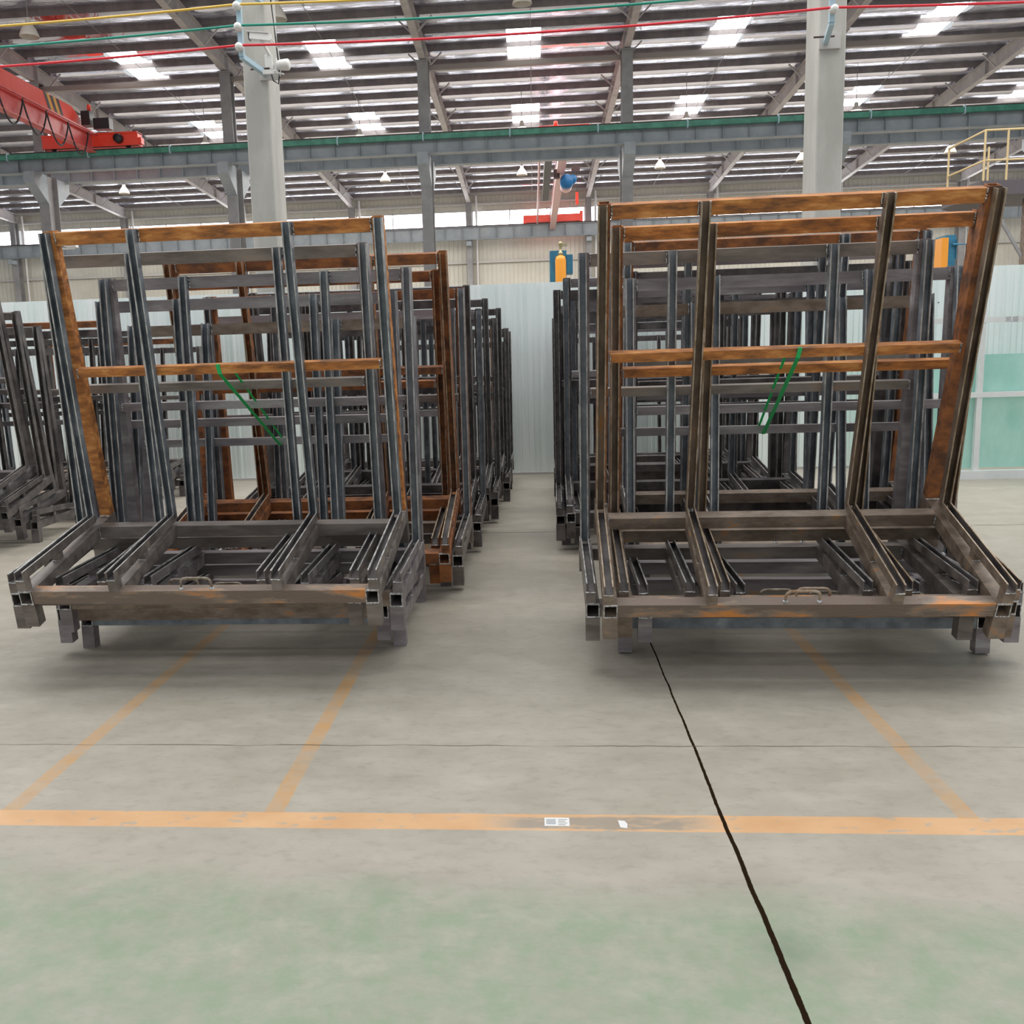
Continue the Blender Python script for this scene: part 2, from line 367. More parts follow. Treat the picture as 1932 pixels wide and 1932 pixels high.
for y in PY:
    z = roofz(y)
    MB().prism((-44, y, z-.11), (44, y, z-.11), (0, 1, 0), [(-.05, -.17), (.05, -.17), (.05, -.145), (-.035, -.145), (-.035, .11), (-.05, .11)]).build('purlin', M['purlin'], ceil)
for i, x in enumerate(BX):
    r = MB(); y0, y1 = 24.2, 61.5; z0, z1 = roofz(y0)-.22, roofz(y1)-.22
    r.bar((x, y0, z0-.015), (x, y1, z1-.015), .24, .02).bar((x, y0, z0-.56), (x, y1, z1-.56), .24, .025).bar((x, y0, z0-.28), (x, y1, z1-.28), .014, .54)
    for yy in [26.5+5.1*k for k in range(7)]:
        r.box(x-.12, x+.12, yy-.012, yy+.012, roofz(yy)-.80, roofz(yy)-.25)
    ra = r.build('rafter', M['rafter_paint'], ceil)
    for k, y in enumerate(PY):
        if k % 2 or y > 61: continue
        for sg in (-1, 1):
            MB().bar((x+sg*.10, y, roofz(y)-.76), (x+sg*.62, y, roofz(y)-.25), .05, .05, (0, 1, 0)).build('flange_brace', M['rafter_paint'], ra)
for i in range(len(BX)-1):
    xc = (BX[i]+BX[i+1])/2
    MB().box(BX[i]+.12, BX[i+1]-.12, 36.75, 36.93, 12.02, 12.20).build('tie_beam', M['tie'], ceil)
    for yc in (36.65, 38.35, 45.15, 46.85):
        z = roofz(yc)-.05
        MB().add([(xc-.62, yc-.78, z+.037), (xc+.62, yc-.78, z+.037), (xc+.62, yc+.78, z-.037), (xc-.62, yc+.78, z-.037), (xc-.62, yc-.78, z+.06), (xc+.62, yc-.78, z+.06), (xc+.62, yc+.78, z-.015), (xc-.62, yc+.78, z-.015)],
                 [(0, 1, 2, 3), (4, 5, 6, 7), (0, 1, 5, 4), (2, 3, 7, 6), (0, 3, 7, 4), (1, 2, 6, 5)]).build('skylight_panel', M['skylight'], ceil)
    MB().tube([(xc+.25, 26, roofz(26)-.3), (xc+.25, 61, roofz(61)-.3)], .012, 5).build('sag_rod', M['grey_paint'], ceil)

# ------------------------------------------------------------------ columns
for k, x in enumerate((-3.55, 3.78)):
    o = MB(); o.prism((x, 13.32, 0), (x, 13.32, 13.9), (1, 0, 0), [(-.15, -.3), (.15, -.3), (.165, -.285), (.165, .285), (.15, .3), (-.15, .3), (-.165, .285), (-.165, -.285)])
    c = o.build('concrete_column', M['concrete_col'])
    tag(c, ['pale concrete column carrying a camera and floodlight, behind the left rack row', 'pale concrete column rising behind the right rack row, one red cable across it'][k], 'column', 'concrete columns')
def ibeam(s, p0, p1, h, wd, tw=.02, tf=.025):
    P0, P1 = Vector(p0), Vector(p1); z = Vector((0, 0, 1))
    side = Vector((0, 1, 0)) if abs((P1-P0).x) > abs((P1-P0).y) else Vector((1, 0, 0))
    s.bar(P0+z*(h/2-tf/2), P1+z*(h/2-tf/2), wd, tf, side); s.bar(P0-z*(h/2-tf/2), P1-z*(h/2-tf/2), wd, tf, side); s.bar(P0, P1, tw, h-2*tf, side)
    return s
pos = {2: 'outside the left photo edge', 3: 'below the striped red crane', 4: 'just left of the left concrete column', 5: 'midway between left concrete column and red end truck',
       6: 'at the right end of the red end truck', 7: 'hidden behind the right concrete column', 8: 'beside the right photo edge'}
for k, x in enumerate(BX):
    if k not in pos: continue
    o = empty('steel_column', (x, 36.9, 0), 'grey steel column under near crane beam, ' + pos[k], 'column', 'steel columns of the middle row')
    s = MB()
    for sy in (-1, 1): s.box(-.2, .2, sy*.38-.012, sy*.38+.012, 0, 9.0)
    s.box(-.01, .01, -.37, .37, 0, 9.0); s.box(-.2, .2, -.40, -.37, 9.0, 12.3).box(-.2, .2, .0, .03, 9., 12.3).box(-.01, .01, -.37, .0, 9., 12.3)
    s.box(-.26, .26, -.44, .44, 12.27, 12.32)
    s.build('shaft', M['grey_paint'], o)
    s = MB()
    for sy in (-1, 1):
        s.add([(-.2, sy*.38, 8.95), (.2, sy*.38, 8.95), (.2, sy*1.35, 8.95), (-.2, sy*1.35, 8.95), (-.2, sy*.38, 7.9), (.2, sy*.38, 7.9), (.2, sy*1.35, 8.55), (-.2, sy*1.35, 8.55)],
              [(0, 1, 2, 3), (4, 7, 6, 5), (0, 4, 5, 1), (2, 6, 7, 3), (0, 3, 7, 4), (1, 5, 6, 2)])
    s.build('crane_bracket', M['blue_grey_paint'], o)
fpos = {1: 'at the left photo edge', 2: 'above the second post of the front left rack', 3: 'behind a nearer column left of the left concrete one', 4: 'right of the left concrete column',
        5: 'right of the front left rack', 6: 'beside the far red crane truck', 7: 'above the right orange top rail', 8: 'behind the right concrete column', 9: 'left of the cream yellow railing'}
for k, x in enumerate(BX):
    if k not in fpos: continue
    o = empty('steel_column', (x, 61.2, 0), 'slim grey column on the far wall, ' + fpos[k], 'column', 'steel columns along the far wall')
    s = MB()
    for sy in (-1, 1): s.box(-.17, .17, sy*.25-.012, sy*.25+.012, 0, 11.15)
    s.box(-.01, .01, -.25, .25, 0, 11.15); s.build('shaft', M['grey_paint'], o)
    MB().tube([(.45, .25, 0), (.45, .25, 11.6)], .07, 8).build('downpipe', M['white_plastic'], o)
    MB().box(-.15, .15, -.9, -.26, 8.5, 8.75).build('crane_bracket', M['blue_grey_paint'], o)

# ------------------------------------------------------------------ crane runway beams
def runway(y, zt, h, lab, m, green=False, stiff_side=-1, step=.92):
    o = empty('crane_runway_beam', (0, y, zt), lab, 'beam')
    s = MB(); ibeam(s, (-42, 0, -h/2), (42, 0, -h/2), h, .34)
    x = -42
    while x < 42:
        s.box(x, x+.014, -.16, .16, -h+.02, -.02); x += step
    s.build('girder', m, o)
    MB().box(-42, 42, -.04, .04, 0, .09).build('crane_rail', M['rail_brown'], o)
    if green:
        g = MB(); g.box(-42, 42, -.34, -.20, -.20, -.02)
        g.build('conductor_bar', M['green_bar'], o)
        for i in range(28): MB().box(-41+i*3.1, -40.96+i*3.1, -.36, -.18, -.24, .04).build('bar_clip', M['bracket_blue'], o)
    return o
runway(36.0, 9.60, .66, 'blue-grey crane runway beam with a green conductor bar along its top', M['blue_grey_paint'], True)
runway(38.1, 9.60, .66, 'grey crane runway beam just behind the green-edged one', M['blue_grey_paint'])
runway(60.4, 9.58, .75, 'distant blue-grey crane runway beam below the bright windows', M['blue_grey_paint'], step=1.05)

# ------------------------------------------------------------------ bridge cranes
cr = empty('bridge_crane', (-16.2, 36.0, 9.69), 'red overhead bridge crane with yellow and black stripes at upper left', 'crane')
MB().box(-1.75, 1.9, -.2, .2, .05, .50).box(-1.75, 1.9, -.24, .24, .46, .52).build('end_truck', M['crane_red'], cr)
for xx in (-1.4, 1.45): MB().lathe([(0, -.08), (.12, -.08), (.14, 0), (.12, .08), (0, .08)], (xx, 0, .13), 'y', 16).build('wheel', M['dark'], cr)
g = MB(); prf = [(-17, .42), (-17, 1.3), (-.95, 1.3), (-.28, 1.0), (-.22, .42)]
vs = [(-.95, y, z) for y, z in prf]+[(-.15, y, z) for y, z in prf]
g.add(vs, [(0, 1, 2, 3, 4), (9, 8, 7, 6, 5)]+[(i, (i+1) % 5, (i+1) % 5+5, i+5) for i in range(5)]).build('main_girder', M['crane_red'], cr)
for i, (mm, y) in enumerate((('dark', -3.0), ('yellow', -2.8), ('dark', -2.55), ('yellow', -2.35), ('dark', -2.12))):
    MB().add([(-.145, y+.5, .43), (-.145, y+.7, .43), (-.145, y+.2, 1.29), (-.145, y, 1.29), (-.155, y+.5, .43), (-.155, y+.7, .43), (-.155, y+.2, 1.29), (-.155, y, 1.29)], [(0, 1, 2, 3), (4, 5, 6, 7)]).build('warning_stripe', M[mm], cr)
tr = ibeam(MB(), (.22, -17, .12), (.22, -.35, .12), .62, .30, .03, .03).build('hoist_track', M['crane_pink'], cr)
MB().box(.30, .40, -17, -.2, .44, .50).build('festoon_rail', M['crane_pink'], cr)
for i in range(9):
    y = -.9-i*1.5
    MB().box(.33, .37, y-.03, y+.03, .30, .50).build('cable_trolley', M['rail_brown'], cr)
    pts = [(.36, y-1.5*t_/14, .34-3.4*(t_/14)*(1-t_/14)) for t_ in range(15)]
    MB().tube(pts, .03, 6).build('festoon_cable', M['dark'], cr)
MB().box(-.05, .28, -.5, -.1, .75, 1.25).box(.35, .95, -.4, -.05, .62, 1.0).build('control_box', M['dark'], cr)
MB().lathe([(0, .0), (.07, .0), (.075, .18), (.05, .25), (0, .26)], (.15, -.2, 1.28), 'z', 12).build('beacon', M['crane_red'], cr)
MB().lathe([(0, -.42), (.15, -.42), (.17, -.2), (0, -.2)], (1.2, 0, .28), 'y', 14).build('travel_motor', M['dark'], cr)
MB().box(1.9, 2.0, -.14, .14, .1, .32).build('buffer', M['crane_red'], cr)

cr = empty('bridge_crane', (1.35, 38.1, 9.69), 'red bridge crane of the far bay with pale girder and blue hoist', 'crane')
MB().box(-1.6, 1.75, -.2, .2, .04, .42).box(-1.0, .9, -.22, .22, .42, .46).build('end_truck', M['crane_red'], cr)
MB().lathe([(0, 0), (.07, 0), (.075, .18), (0, .22)], (-.35, 0, .46), 'z', 12).build('beacon', M['crane_red'], cr)
MB().box(-1.8, 1.75, 22.1, 22.5, .0, .42).box(-1.8, -1.6, 22.05, 22.55, -.05, .2).box(1.6, 1.78, 22.05, 22.55, -.05, .55).build('end_truck', M['crane_red'], cr)
ibeam(MB(), (-.05, 0, -.1), (-.05, 22.2, -.1), .72, .34, .26, .05).build('main_girder', M['crane_pale'], cr)
MB().box(-.75, -.45, 1, 12, -.35, -.05).build('cable_tray', M['dark'], cr)
MB().tube([(-.95, 1, -.1), (-.95, 22, -.1)], .05, 6).build('festoon_rail', M['crane_pale'], cr)
h = MB(); h.lathe([(0, -.06), (.26, -.05), (.29, 0), (.29, .35), (.24, .42), (0, .42)], (.2, 4.3, -.78), 'y', 20)
h.lathe([(0, -.05), (.16, -.04), (.18, 0), (.18, .35), (0, .36)], (.45, 4.3, -.70), 'y', 16)
h = h.build('hoist', M['hoist_blue'], cr)
MB().lathe([(0, .42), (.24, .42), (.25, 1.2), (0, 1.2)], (.2, 4.3, -.82), 'y', 18).build('drum', M['crane_pale'], h)
MB().box(-.35, -.1, 4.2, 4.5, -.65, -.3).box(.4, .75, 4.2, 4.5, -.42, -.2).build('trolley', M['rail_brown'], cr)
MB().tube([(.62, 4.3, -.4), (.62, 4.3, -1.25)], .012, 5).build('pendant_cable', M['dark'], cr)
MB().box(.56, .68, 4.25, 4.35, -1.75, -1.25).build('pendant_control', M['crane_red'], cr)

# ------------------------------------------------------------------ pendant lamps
def lamp():
    o = empty('high_bay_lamp', (0, 0, 0), 'x', 'lamp', 'cream high bay lamps hanging from the roof')
    MB().lathe([(.265, 0), (.272, .0), (.265, .06), (.20, .22), (.12, .33), (.085, .36), (.08, .48), (.06, .52), (0, .53)], n=24).lathe([(.26, .005), (.25, .06), (.19, .21), (.08, .33)], n=24).build('shade', M['lamp'], o)
    MB().lathe([(.0, .04), (.07, .06), (.08, .14), (.05, .25)], n=14).build('bulb', M['lamp_glass'], o)
    MB().tube([(0, 0, 0), (0, 0, 1)], .014, 6).build('stem', M['grey_paint'], o).location = (0, 0, .5)
    return o
def dup(root, loc, rot=None, label=None, group=None):
    r = root.copy(); col.objects.link(r); r.location = loc
    if rot: r.rotation_euler = rot
    if label: r['label'] = label
    if group: r['group'] = group
    for ch in root.children:
        c = ch.copy(); col.objects.link(c); c.parent = r
        for gch in ch.children:
            d = gch.copy(); col.objects.link(d); d.parent = c
    return r
l0 = lamp(); first = True
for (x, y, z, lab) in [(-14.32, 28.4, 11.15, 'large cream dome lamp at the top left corner, before the yellow cable'), (-7.02, 28.4, 11.2, 'cream dome lamp half hidden by the left concrete column'),
        (-.13, 28.4, 11.22, 'cream dome lamp cut by the top edge at the centre'), (-13.98, 42.5, 10.93, 'small cream lamp above the runway beam right of the striped crane'),
        (-7.2, 42.5, 10.93, 'cream lamp under the skylights right of the left concrete column'), (-.3, 42.5, 10.93, 'cream lamp almost hidden behind the red end truck'),
        (6.52, 42.5, 10.95, 'cream lamp just left of the right concrete column above the beam'), (13.36, 42.5, 10.98, 'cream lamp just right of the right concrete column above the beam'),
        (-21.2, 50.7, 10.72, 'distant cream lamp below the beam at the left side'), (-14.1, 50.7, 10.72, 'distant cream lamp behind the left concrete column'), (-7.38, 50.7, 10.72, 'distant cream lamp below the beam between left column and grey steel column'),
        (-.4, 50.7, 10.72, 'distant cream lamp left of the blue hoist'), (6.49, 50.7, 10.74, 'distant cream lamp above the right rusty top rail'), (13.4, 50.7, 10.78, 'distant cream lamp beside the right concrete column, below the beam'), (20.47, 50.7, 10.83, 'distant cream lamp left of the yellow railing')]:
    if first: o = l0; first = False; o.location = (x, y, z); o['label'] = lab
    else: o = dup(l0, (x, y, z), None, lab)
    tt = ((y-PY[0])/1.7) % 1; zf = roofz(y)-sag(tt)+.01
    for c in o.children:
        if c.name.startswith('stem'): c.scale = (1, 1, zf-z-.5)

# ------------------------------------------------------------------ cables, brackets, camera, floodlight on the columns
def catenary(p, q, sag, n=24):
    return [(p[0]+(q[0]-p[0])*i/n, p[1]+(q[1]-p[1])*i/n, p[2]+(q[2]-p[2])*i/n-4*sag*(i/n)*(1-i/n)) for i in range(n+1)]
CB = {-3.53: (5.93, 5.69, 5.46), 3.57: (5.97, 5.73, 5.49), -10.9: (5.9, 5.65, 5.42), 10.9: (5.95, 5.71, 5.47)}
xs = sorted(CB)
for ci, (nm, mm, lab) in enumerate((('yellow', 'cable_yellow', 'yellow overhead conductor cable, topmost of the three strung across'), ('green', 'cable_green', 'green overhead conductor cable, middle of the three strung across'), ('red', 'cable_red', 'red overhead conductor cable, lowest of the three strung across'))):
    pts = []
    for a, b_ in zip(xs[:-1], xs[1:]):
        seg = catenary((a, 12.28, CB[a][ci]), (b_, 12.28, CB[b_][ci]), .07); pts += seg if not pts else seg[1:]
    tag(MB().tube(pts, .015, 8).build('overhead_cable', M[mm]), lab, 'cable', 'overhead conductor cables')
for x, lab in ((-3.53, 'light blue cable bracket with white insulators on the left concrete column'), (3.57, 'light blue cable bracket with white insulator on the right concrete column')):
    o = empty('cable_bracket', (x, 12.33, 5.3), lab, 'bracket')
    MB().box(-.03, .03, .0, .06, .05, .95).bar((0, .02, .05), (.12, .66, .02), .06, .06).bar((0, .02, .9), (.12, .66, .9), .06, .06).build('arm', M['bracket_blue'], o)
    for z in CB[x]:
        MB().lathe([(0, -.11), (.02, -.11), (.045, -.09), (.05, -.06), (.035, -.04), (.05, -.02), (.03, 0)], (0, 0, z-5.3-.02), 'y', 14).build('insulator', M['insulator'], o)
    MB().box(.04, .30, .655, .69, -.06, .12).build('clamp_plate', M['girt'], o)
    MB().tube([(-.05, .58, .06), (.2, .58, .06)], .012, 6).build('bolt', M['rail_brown'], o)
o = empty('security_camera', (-3.36, 12.70, 5.42), 'white bullet security camera on the left concrete column', 'camera'); o.scale = (1.2,)*3
MB().prism((-.12, -.02, .22), (.10, .02, .20), (0, 1, 0), [(-.035, -.035), (.035, -.035), (.04, .03), (-.04, .03)]).bar((-.15, -.02, .262), (.08, .02, .245), .10, .008, (0, 1, 0)).build('housing', M['white_plastic'], o)
MB().box(-.128, -.118, -.05, .02, .185, .25).build('lens', M['dark'], o)
MB().box(-.03, .05, .20, .235, -.05, .10).bar((.02, .21, .10), (.0, .0, .18), .03, .03).build('mount', M['white_plastic'], o)
MB().tube([(.1, .02, .2), (.15, .08, .12), (.14, .2, -.05), (.12, .23, -.12)], .006, 5).build('lead', M['white_plastic'], o)
o = empty('floodlight', (-3.12, 12.8, 5.36), 'round white floodlight clamped beside the left concrete column', 'lamp'); o.scale = (.85,)*3
MB().lathe([(0, -.10), (.06, -.10), (.075, -.04), (.082, .04), (.082, .08), (.05, .10), (0, .10)], (0, 0, 0), 'x', 16).box(-.13, -.1, -.02, .02, -.1, .1).build('housing', M['white_plastic'], o)
MB().box(-.32, -.13, -.02, .02, -.12, -.06).bar((-.14, 0, -.1), (.0, 0, -.13), .04, .015, (0, 1, 0)).build('yoke', M['white_plastic'], o)
tag(MB().tube([(-3.29, 12.99, 7.5), (-3.285, 12.99, 6.2), (-3.25, 12.99, 5.75), (-3.22, 12.98, 5.3), (-3.24, 12.97, 5.18), (-3.3, 12.95, 5.22), (-3.32, 12.95, 5.3)], .010, 6).build('power_cable', M['dark']), 'black cable running down the left concrete column to the floodlight', 'cable')
o = empty('security_camera', (-11.2, 35.9, 4.9), 'small white security camera on the far left steel column', 'camera')
o.location = (-17.3, 36.3, 6.25)
MB().box(-.25, .1, -.12, .12, 0, .2).box(-.35, -.25, -.15, .15, .02, .22).build('housing', M['white_plastic'], o)
MB().box(-.98, .0, -.03, .03, -.06, .0).build('mount', M['white_plastic'], o)

# ------------------------------------------------------------------ things behind the partition
for x, lab, wide in ((.30, 'blue cabinet with an orange gas cylinder rising above the partition between the rows', .27), (6.50, 'blue cabinet with orange side panel above the partition at the right', .16)):
    o = empty('machine_cabinet', (x, 16, 0), lab, 'machine')
    MB().box(0, wide, .12, .5, 0, 3.27).box(wide, wide+(.10 if wide > .2 else .01), .1, .4, 2.9, 3.2).build('body', M['machine_blue'], o)
    if wide > .2:
        MB().lathe([(0, 2.1), (.085, 2.12), (.088, 2.2), (.088, 3.0), (.075, 3.06), (.04, 3.08), (0, 3.08)], (.17, .0, .1), 'z', 20).build('gas_cylinder', M['orange'], o)
        MB().lathe([(0, 0), (.04, 0), (.04, .06), (.022, .07), (.022, .16), (.035, .17), (.035, .22), (0, .23)], (.17, 0, 3.17), 'z', 12).box(.17, .28, -.02, .02, 3.32, 3.36).build('valve', M['brass'], o)
        MB().tube([(.0, -.09, 2.72), (.17, -.1, 2.73), (.28, -.02, 2.75)], .008, 5).tube([(.0, -.09, 2.66), (.17, -.1, 2.68), (.28, -.02, 2.66)], .008, 5).build('tie_wire', M['dark'], o)
    else:
        MB().box(-.10, .0, .0, .3, 0, 3.22).build('side_panel', M['orange'], o)
        MB().tube([(.1, .1, 3.12), (.32, .1, 3.12), (.32, .1, 2.3)], .02, 6).build('pipe_frame', M['machine_blue'], o)
o = empty('access_platform', (7.95, 18, 0), 'dark platform with cream yellow handrail at the right edge', 'platform')
MB().box(-.15, 2.6, 0, 1.6, 4.12, 4.36).add([(-.15, 0, 4.12), (.3, 0, 4.12), (.3, 1.6, 4.12), (-.15, 1.6, 4.12), (.3, 0, 3.95), (.3, 1.6, 3.95)], [(0, 1, 4), (3, 5, 2), (0, 4, 5, 3)]).build('deck', M['platform_dark'], o)
for xx, yy in ((-.1, 0.02), (.28, 0.02), (.62, 0.02), (1.3, .02), (2., .02), (-.1, 1.5), (.62, 1.5), (1.3, 1.5)):
    MB().tube([(xx, yy, 4.34), (xx, yy, 5.2)], .02, 6).build('rail_post', M['cream_rail'], o)
for z in (4.7, 5.2):
    MB().tube([(-.1, 1.5, z), (-.1, .02, z), (2.6, .02, z)], .02, 6).build('handrail', M['cream_rail'], o)
for yy in (.1, 1.5): MB().box(.66, .80, yy-.05, yy+.1, 0, 4.06).build('leg', M['brown_steel'], o)
MB().bar((.7, .12, 3.0), (.1, .12, 4.0), .05, .05, (0, 1, 0)).build('brace', M['grey_paint'], o)

# ------------------------------------------------------------------ glass sheets in a white frame, right
o = empty('glass_panel_rack', (5.10, 11.6, 0), 'white aluminium framed rack holding green glass sheets against the partition at right', 'rack')
fr = MB()
fr.box(-1.0, 3.2, -.05, .05, 0, .10)
for xx in (.0, -.95, 1.55, 3.1): fr.box(xx, xx+.06, -.03, .03, .1, 2.05)
for zz in (1.83, .98): fr.box(-.95, 3.15, -.035, .035, zz-.03, zz+.03)
fr.build('frame', M['white_frame'], o)
MB().box(-.85, .05, .05, .07, .12, 1.42).build('glass_sheet', M['glass'], o)
MB().box(.08, 1.52, .045, .065, .13, 1.44).build('glass_sheet', M['glass'], o)
MB().box(1.62, 3.08, .045, .065, .13, 1.44).build('glass_sheet', M['glass'], o)
MB().box(.62, 1.50, .036, .044, .85, 1.42).build('protective_film', M['film'], o)
tcv = bpy.data.curves.new('lettering', 'FONT'); tcv.body = '凯盛（自贡）'; tcv.size = .075; tcv.extrude = .0006
tmp = bpy.data.objects.new('lettering', tcv); col.objects.link(tmp)
tme = bpy.data.meshes.new_from_object(tmp.evaluated_get(bpy.context.evaluated_depsgraph_get())); bpy.data.objects.remove(tmp)
tme.materials.clear(); tme.materials.append(M['lettering']); to = link('lettering', tme, o)
to.location = (.26, -.037, 1.80); to.rotation_euler = (R(90), 0, 0)

# ------------------------------------------------------------------ the nesting racks
HW = .925; IN = .42; TW = .066
ZT0, ZT1 = .13, .20
PY0, PZ0, PY1, PZ1 = .807, .267, .956, 1.84        # lip line of a post channel
STY = {
 'front_rust': dict(top='rust', mid='rust', ptube='rust', chan='blue_steel', lip='lip', arm='grey_steel', alip='lip', base='grey_steel', rail='grey_steel', leg='grey_steel', handle='handle_steel', frail='patchy'),
 'right_rust': dict(top='rust', mid='rust', ptube='dark_rust', chan='chan_brown', lip='brown_lip', arm='brown_steel', alip='brown_lip', base='brown_steel', rail='brown_steel', leg='brown_steel', handle='rust_handle', frail='patchy'),
 'grey': dict(top='grey_steel', mid='grey_steel', ptube='purple_steel', chan='blue_steel', lip='lip', arm='grey_steel', alip='lip', base='grey_steel', rail='grey_steel', leg='grey_steel', handle='handle_steel', frail='grey_steel'),
 'purple': dict(top='purple_steel', mid='purple_steel', ptube='purple_steel', chan='blue_steel', lip='lip', arm='purple_steel', alip='lip', base='purple_steel', rail='purple_steel', leg='purple_steel', handle='handle_steel', frail='brown_steel'),
 'brown': dict(top='dark_rust', mid='grey_steel', ptube='dark_rust', chan='blue_steel', lip='lip', arm='grey_steel', alip='lip', base='grey_steel', rail='brown_steel', leg='grey_steel', handle='handle_steel', frail='brown_steel'),
 'rusty': dict(top='dark_rust', mid='dark_rust', ptube='dark_rust', chan='dark_rust', lip='brown_lip', arm='dark_rust', alip='brown_lip', base='dark_rust', rail='dark_rust', leg='dark_rust', handle='rust_handle', frail='dark_rust'),
 'flat': dict(top='brown_steel', mid='purple_steel', ptube='purple_steel', chan='blue_steel', lip='lip', arm='purple_steel', alip='lip', base='purple_steel', rail='purple_steel', leg='purple_steel', handle='handle_steel', frail='blue_steel'),
 'dark': dict(top='dark_steel', mid='dark_steel', ptube='dark_steel', chan='dark_steel', lip='dark_lip', arm='dark_steel', alip='dark_lip', base='dark_steel', rail='dark_steel', leg='dark_steel', handle='handle_steel', frail='dark_steel'),
 'blue': dict(top='purple_steel', mid='purple_steel', ptube='dark_steel', chan='blue_steel', lip='dark_lip', arm='dark_steel', alip='dark_lip', base='dark_steel', rail='dark_steel', leg='dark_steel', handle='handle_steel', frail='dark_steel'),
}
_cache = {}
def rack_meshes(st):
    if st in _cache: return _cache[st]
    S = {k: M[v] for k, v in STY[st].items()}; out = []
    W_ = M['weld'] if st != 'dark' else M['dark_lip']
    def P(name, mb, mats): out.append((name, mb.mesh(name, mats)))
    xo = HW-TW/2; zc = (ZT0+ZT1)/2; th = ZT1-ZT0
    for sg in (-1, 1):
        x = sg*xo
        b = MB().sqtube((x, -.002, zc), (x, 1.03, zc), TW, th, .005, rim=1)
        b.bead((x-TW/2, 0, ZT1+.001), (x+TW/2, 0, ZT1+.001), .004).bead((x-TW/2, 0, ZT0), (x+TW/2, 0, ZT0), .004).bead((x-TW/2, 1.03-.065, ZT1), (x+TW/2, 1.03-.065, ZT1), .005)
        P('base_tube', b, [S['base'], W_])
        P('base_tube', MB().sqtube((sg*IN, .066, zc), (sg*IN, .80, zc), .05, th, .005), [S['base']])
        for y in (.033, .997): P('leg', MB().sqtube((x, y, 0), (x, y, ZT0), TW+.004, TW, .005, rim=0), [S['leg']])
        d = Vector((0, PY1-PY0, PZ1-PZ0)); top_y = PY1+.046+.034
        t = MB().sqtube((x, .997, ZT1), (x, top_y, PZ1), TW-.008, .066, .005, rim=1)
        P('post_tube', t, [S['ptube'], W_])
    for x in (-HW+.023, -IN, IN, HW-.023):
        # arm channel: opens upwards, block under the front, small block part way
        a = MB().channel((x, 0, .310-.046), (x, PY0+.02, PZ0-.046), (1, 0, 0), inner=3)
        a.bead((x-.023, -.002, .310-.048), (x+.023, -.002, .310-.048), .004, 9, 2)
        P('arm_channel', a, [S['arm'], S['alip'], W_, M['dark_steel']])  # dark steel on the inside faces paints in the shade of the cavity
        P('spacer_block', MB().box(x-.024, x+.024, .0, .055, ZT1 if abs(x) > .5 else ZT1, .264), [S['arm']])
        P('spacer_block', MB().box(x-.020, x+.020, .36, .41, ZT1, .24).bead((x-.022, .358, ZT1+.001), (x+.022, .358, ZT1+.001), .004), [S['base'], W_])
        # post channel: opens to the front, leans back
        nrm = Vector((0, PZ1-PZ0, -(PY1-PY0))).normalized()
        p0 = Vector((x, PY0, PZ0-.03))+nrm*.046; p1 = Vector((x, PY1, PZ1))+nrm*.046
        c = MB().channel(p1, p0, (-1, 0, 0))
        # make sure it opens towards -y
        c = MB().channel(p0, p1, (-1, 0, 0)) if MB().frame(p1, p0, (-1, 0, 0))[4].y > 0 else c
        P('post_channel', c, [S['chan'], S['lip']])
    xi = xo-TW/2+.002
    fr_ = MB().sqtube((-xi, .036, zc), (xi, .036, zc), .066, th, .005, side=(0, 1, 0))
    P('front_rail', fr_, [S['frail']])
    P('rear_rail', MB().bar((-xi, .835, zc), (xi, .835, zc), .066, th, (0, 1, 0)).bead((-xi+.003, .80, ZT0+.005), (-xi+.003, .80, ZT1), .005).bead((xi-.003, .80, ZT0+.005), (xi-.003, .80, ZT1), .005), [S['rail'], W_])
    zt = PZ1-.040; yb = PY1+.046+.027
    tr_ = MB().bar((-xi, yb, zt), (xi, yb, zt), .052, .068, (0, 1, 0))
    for sx in (-xi+.003, -IN-.028, -IN+.028, IN-.028, IN+.028, xi-.003): tr_.bead((sx, yb-.028, zt-.03), (sx, yb-.028, zt+.034), .0045)
    P('top_rail', tr_, [S['top'], W_])
    zm = 1.082; ym = PY0+(PY1-PY0)*(zm-PZ0)/(PZ1-PZ0)+.046+.025
    P('middle_rail', MB().bar((-xi, ym, zm), (xi, ym, zm), .05, .048, (0, 1, 0)).bead((-xi+.004, ym-.026, zm-.024), (-xi+.004, ym-.026, zm+.024), .005).bead((xi-.004, ym-.026, zm-.024), (xi-.004, ym-.026, zm+.024), .005), [S['mid'], W_])
    hp = []
    for (hx, hz) in ((-.078, 0), (-.078, .03), (-.074, .045), (-.062, .055), (-.045, .058), (.045, .058), (.062, .055), (.074, .045), (.078, .03), (.078, 0)): hp.append((hx, .03, ZT1+hz))
    hb = MB().tube(hp, .007, 8)
    for sx in (-.078, .078): hb.lathe([(.014, 0), (.013, .004), (.007, .009)], (sx, .03, ZT1), 'z', 10, 1)
    P('handle', hb, [S['handle'], W_])
    _cache[st] = out; return out
def rack(x, y, z, tilt, psi, sc, st, label, group):
    o = empty('nesting_rack', (x, y, z), label, 'rack', group)
    o.rotation_euler = (tilt, 0, psi); o.scale = (sc, sc, sc)
    for name, me in rack_meshes(st): link(name, me, o)
    return o
T0 = .186
ORD = ['front', 'second', 'third', 'fourth', 'fifth', 'sixth', 'seventh']
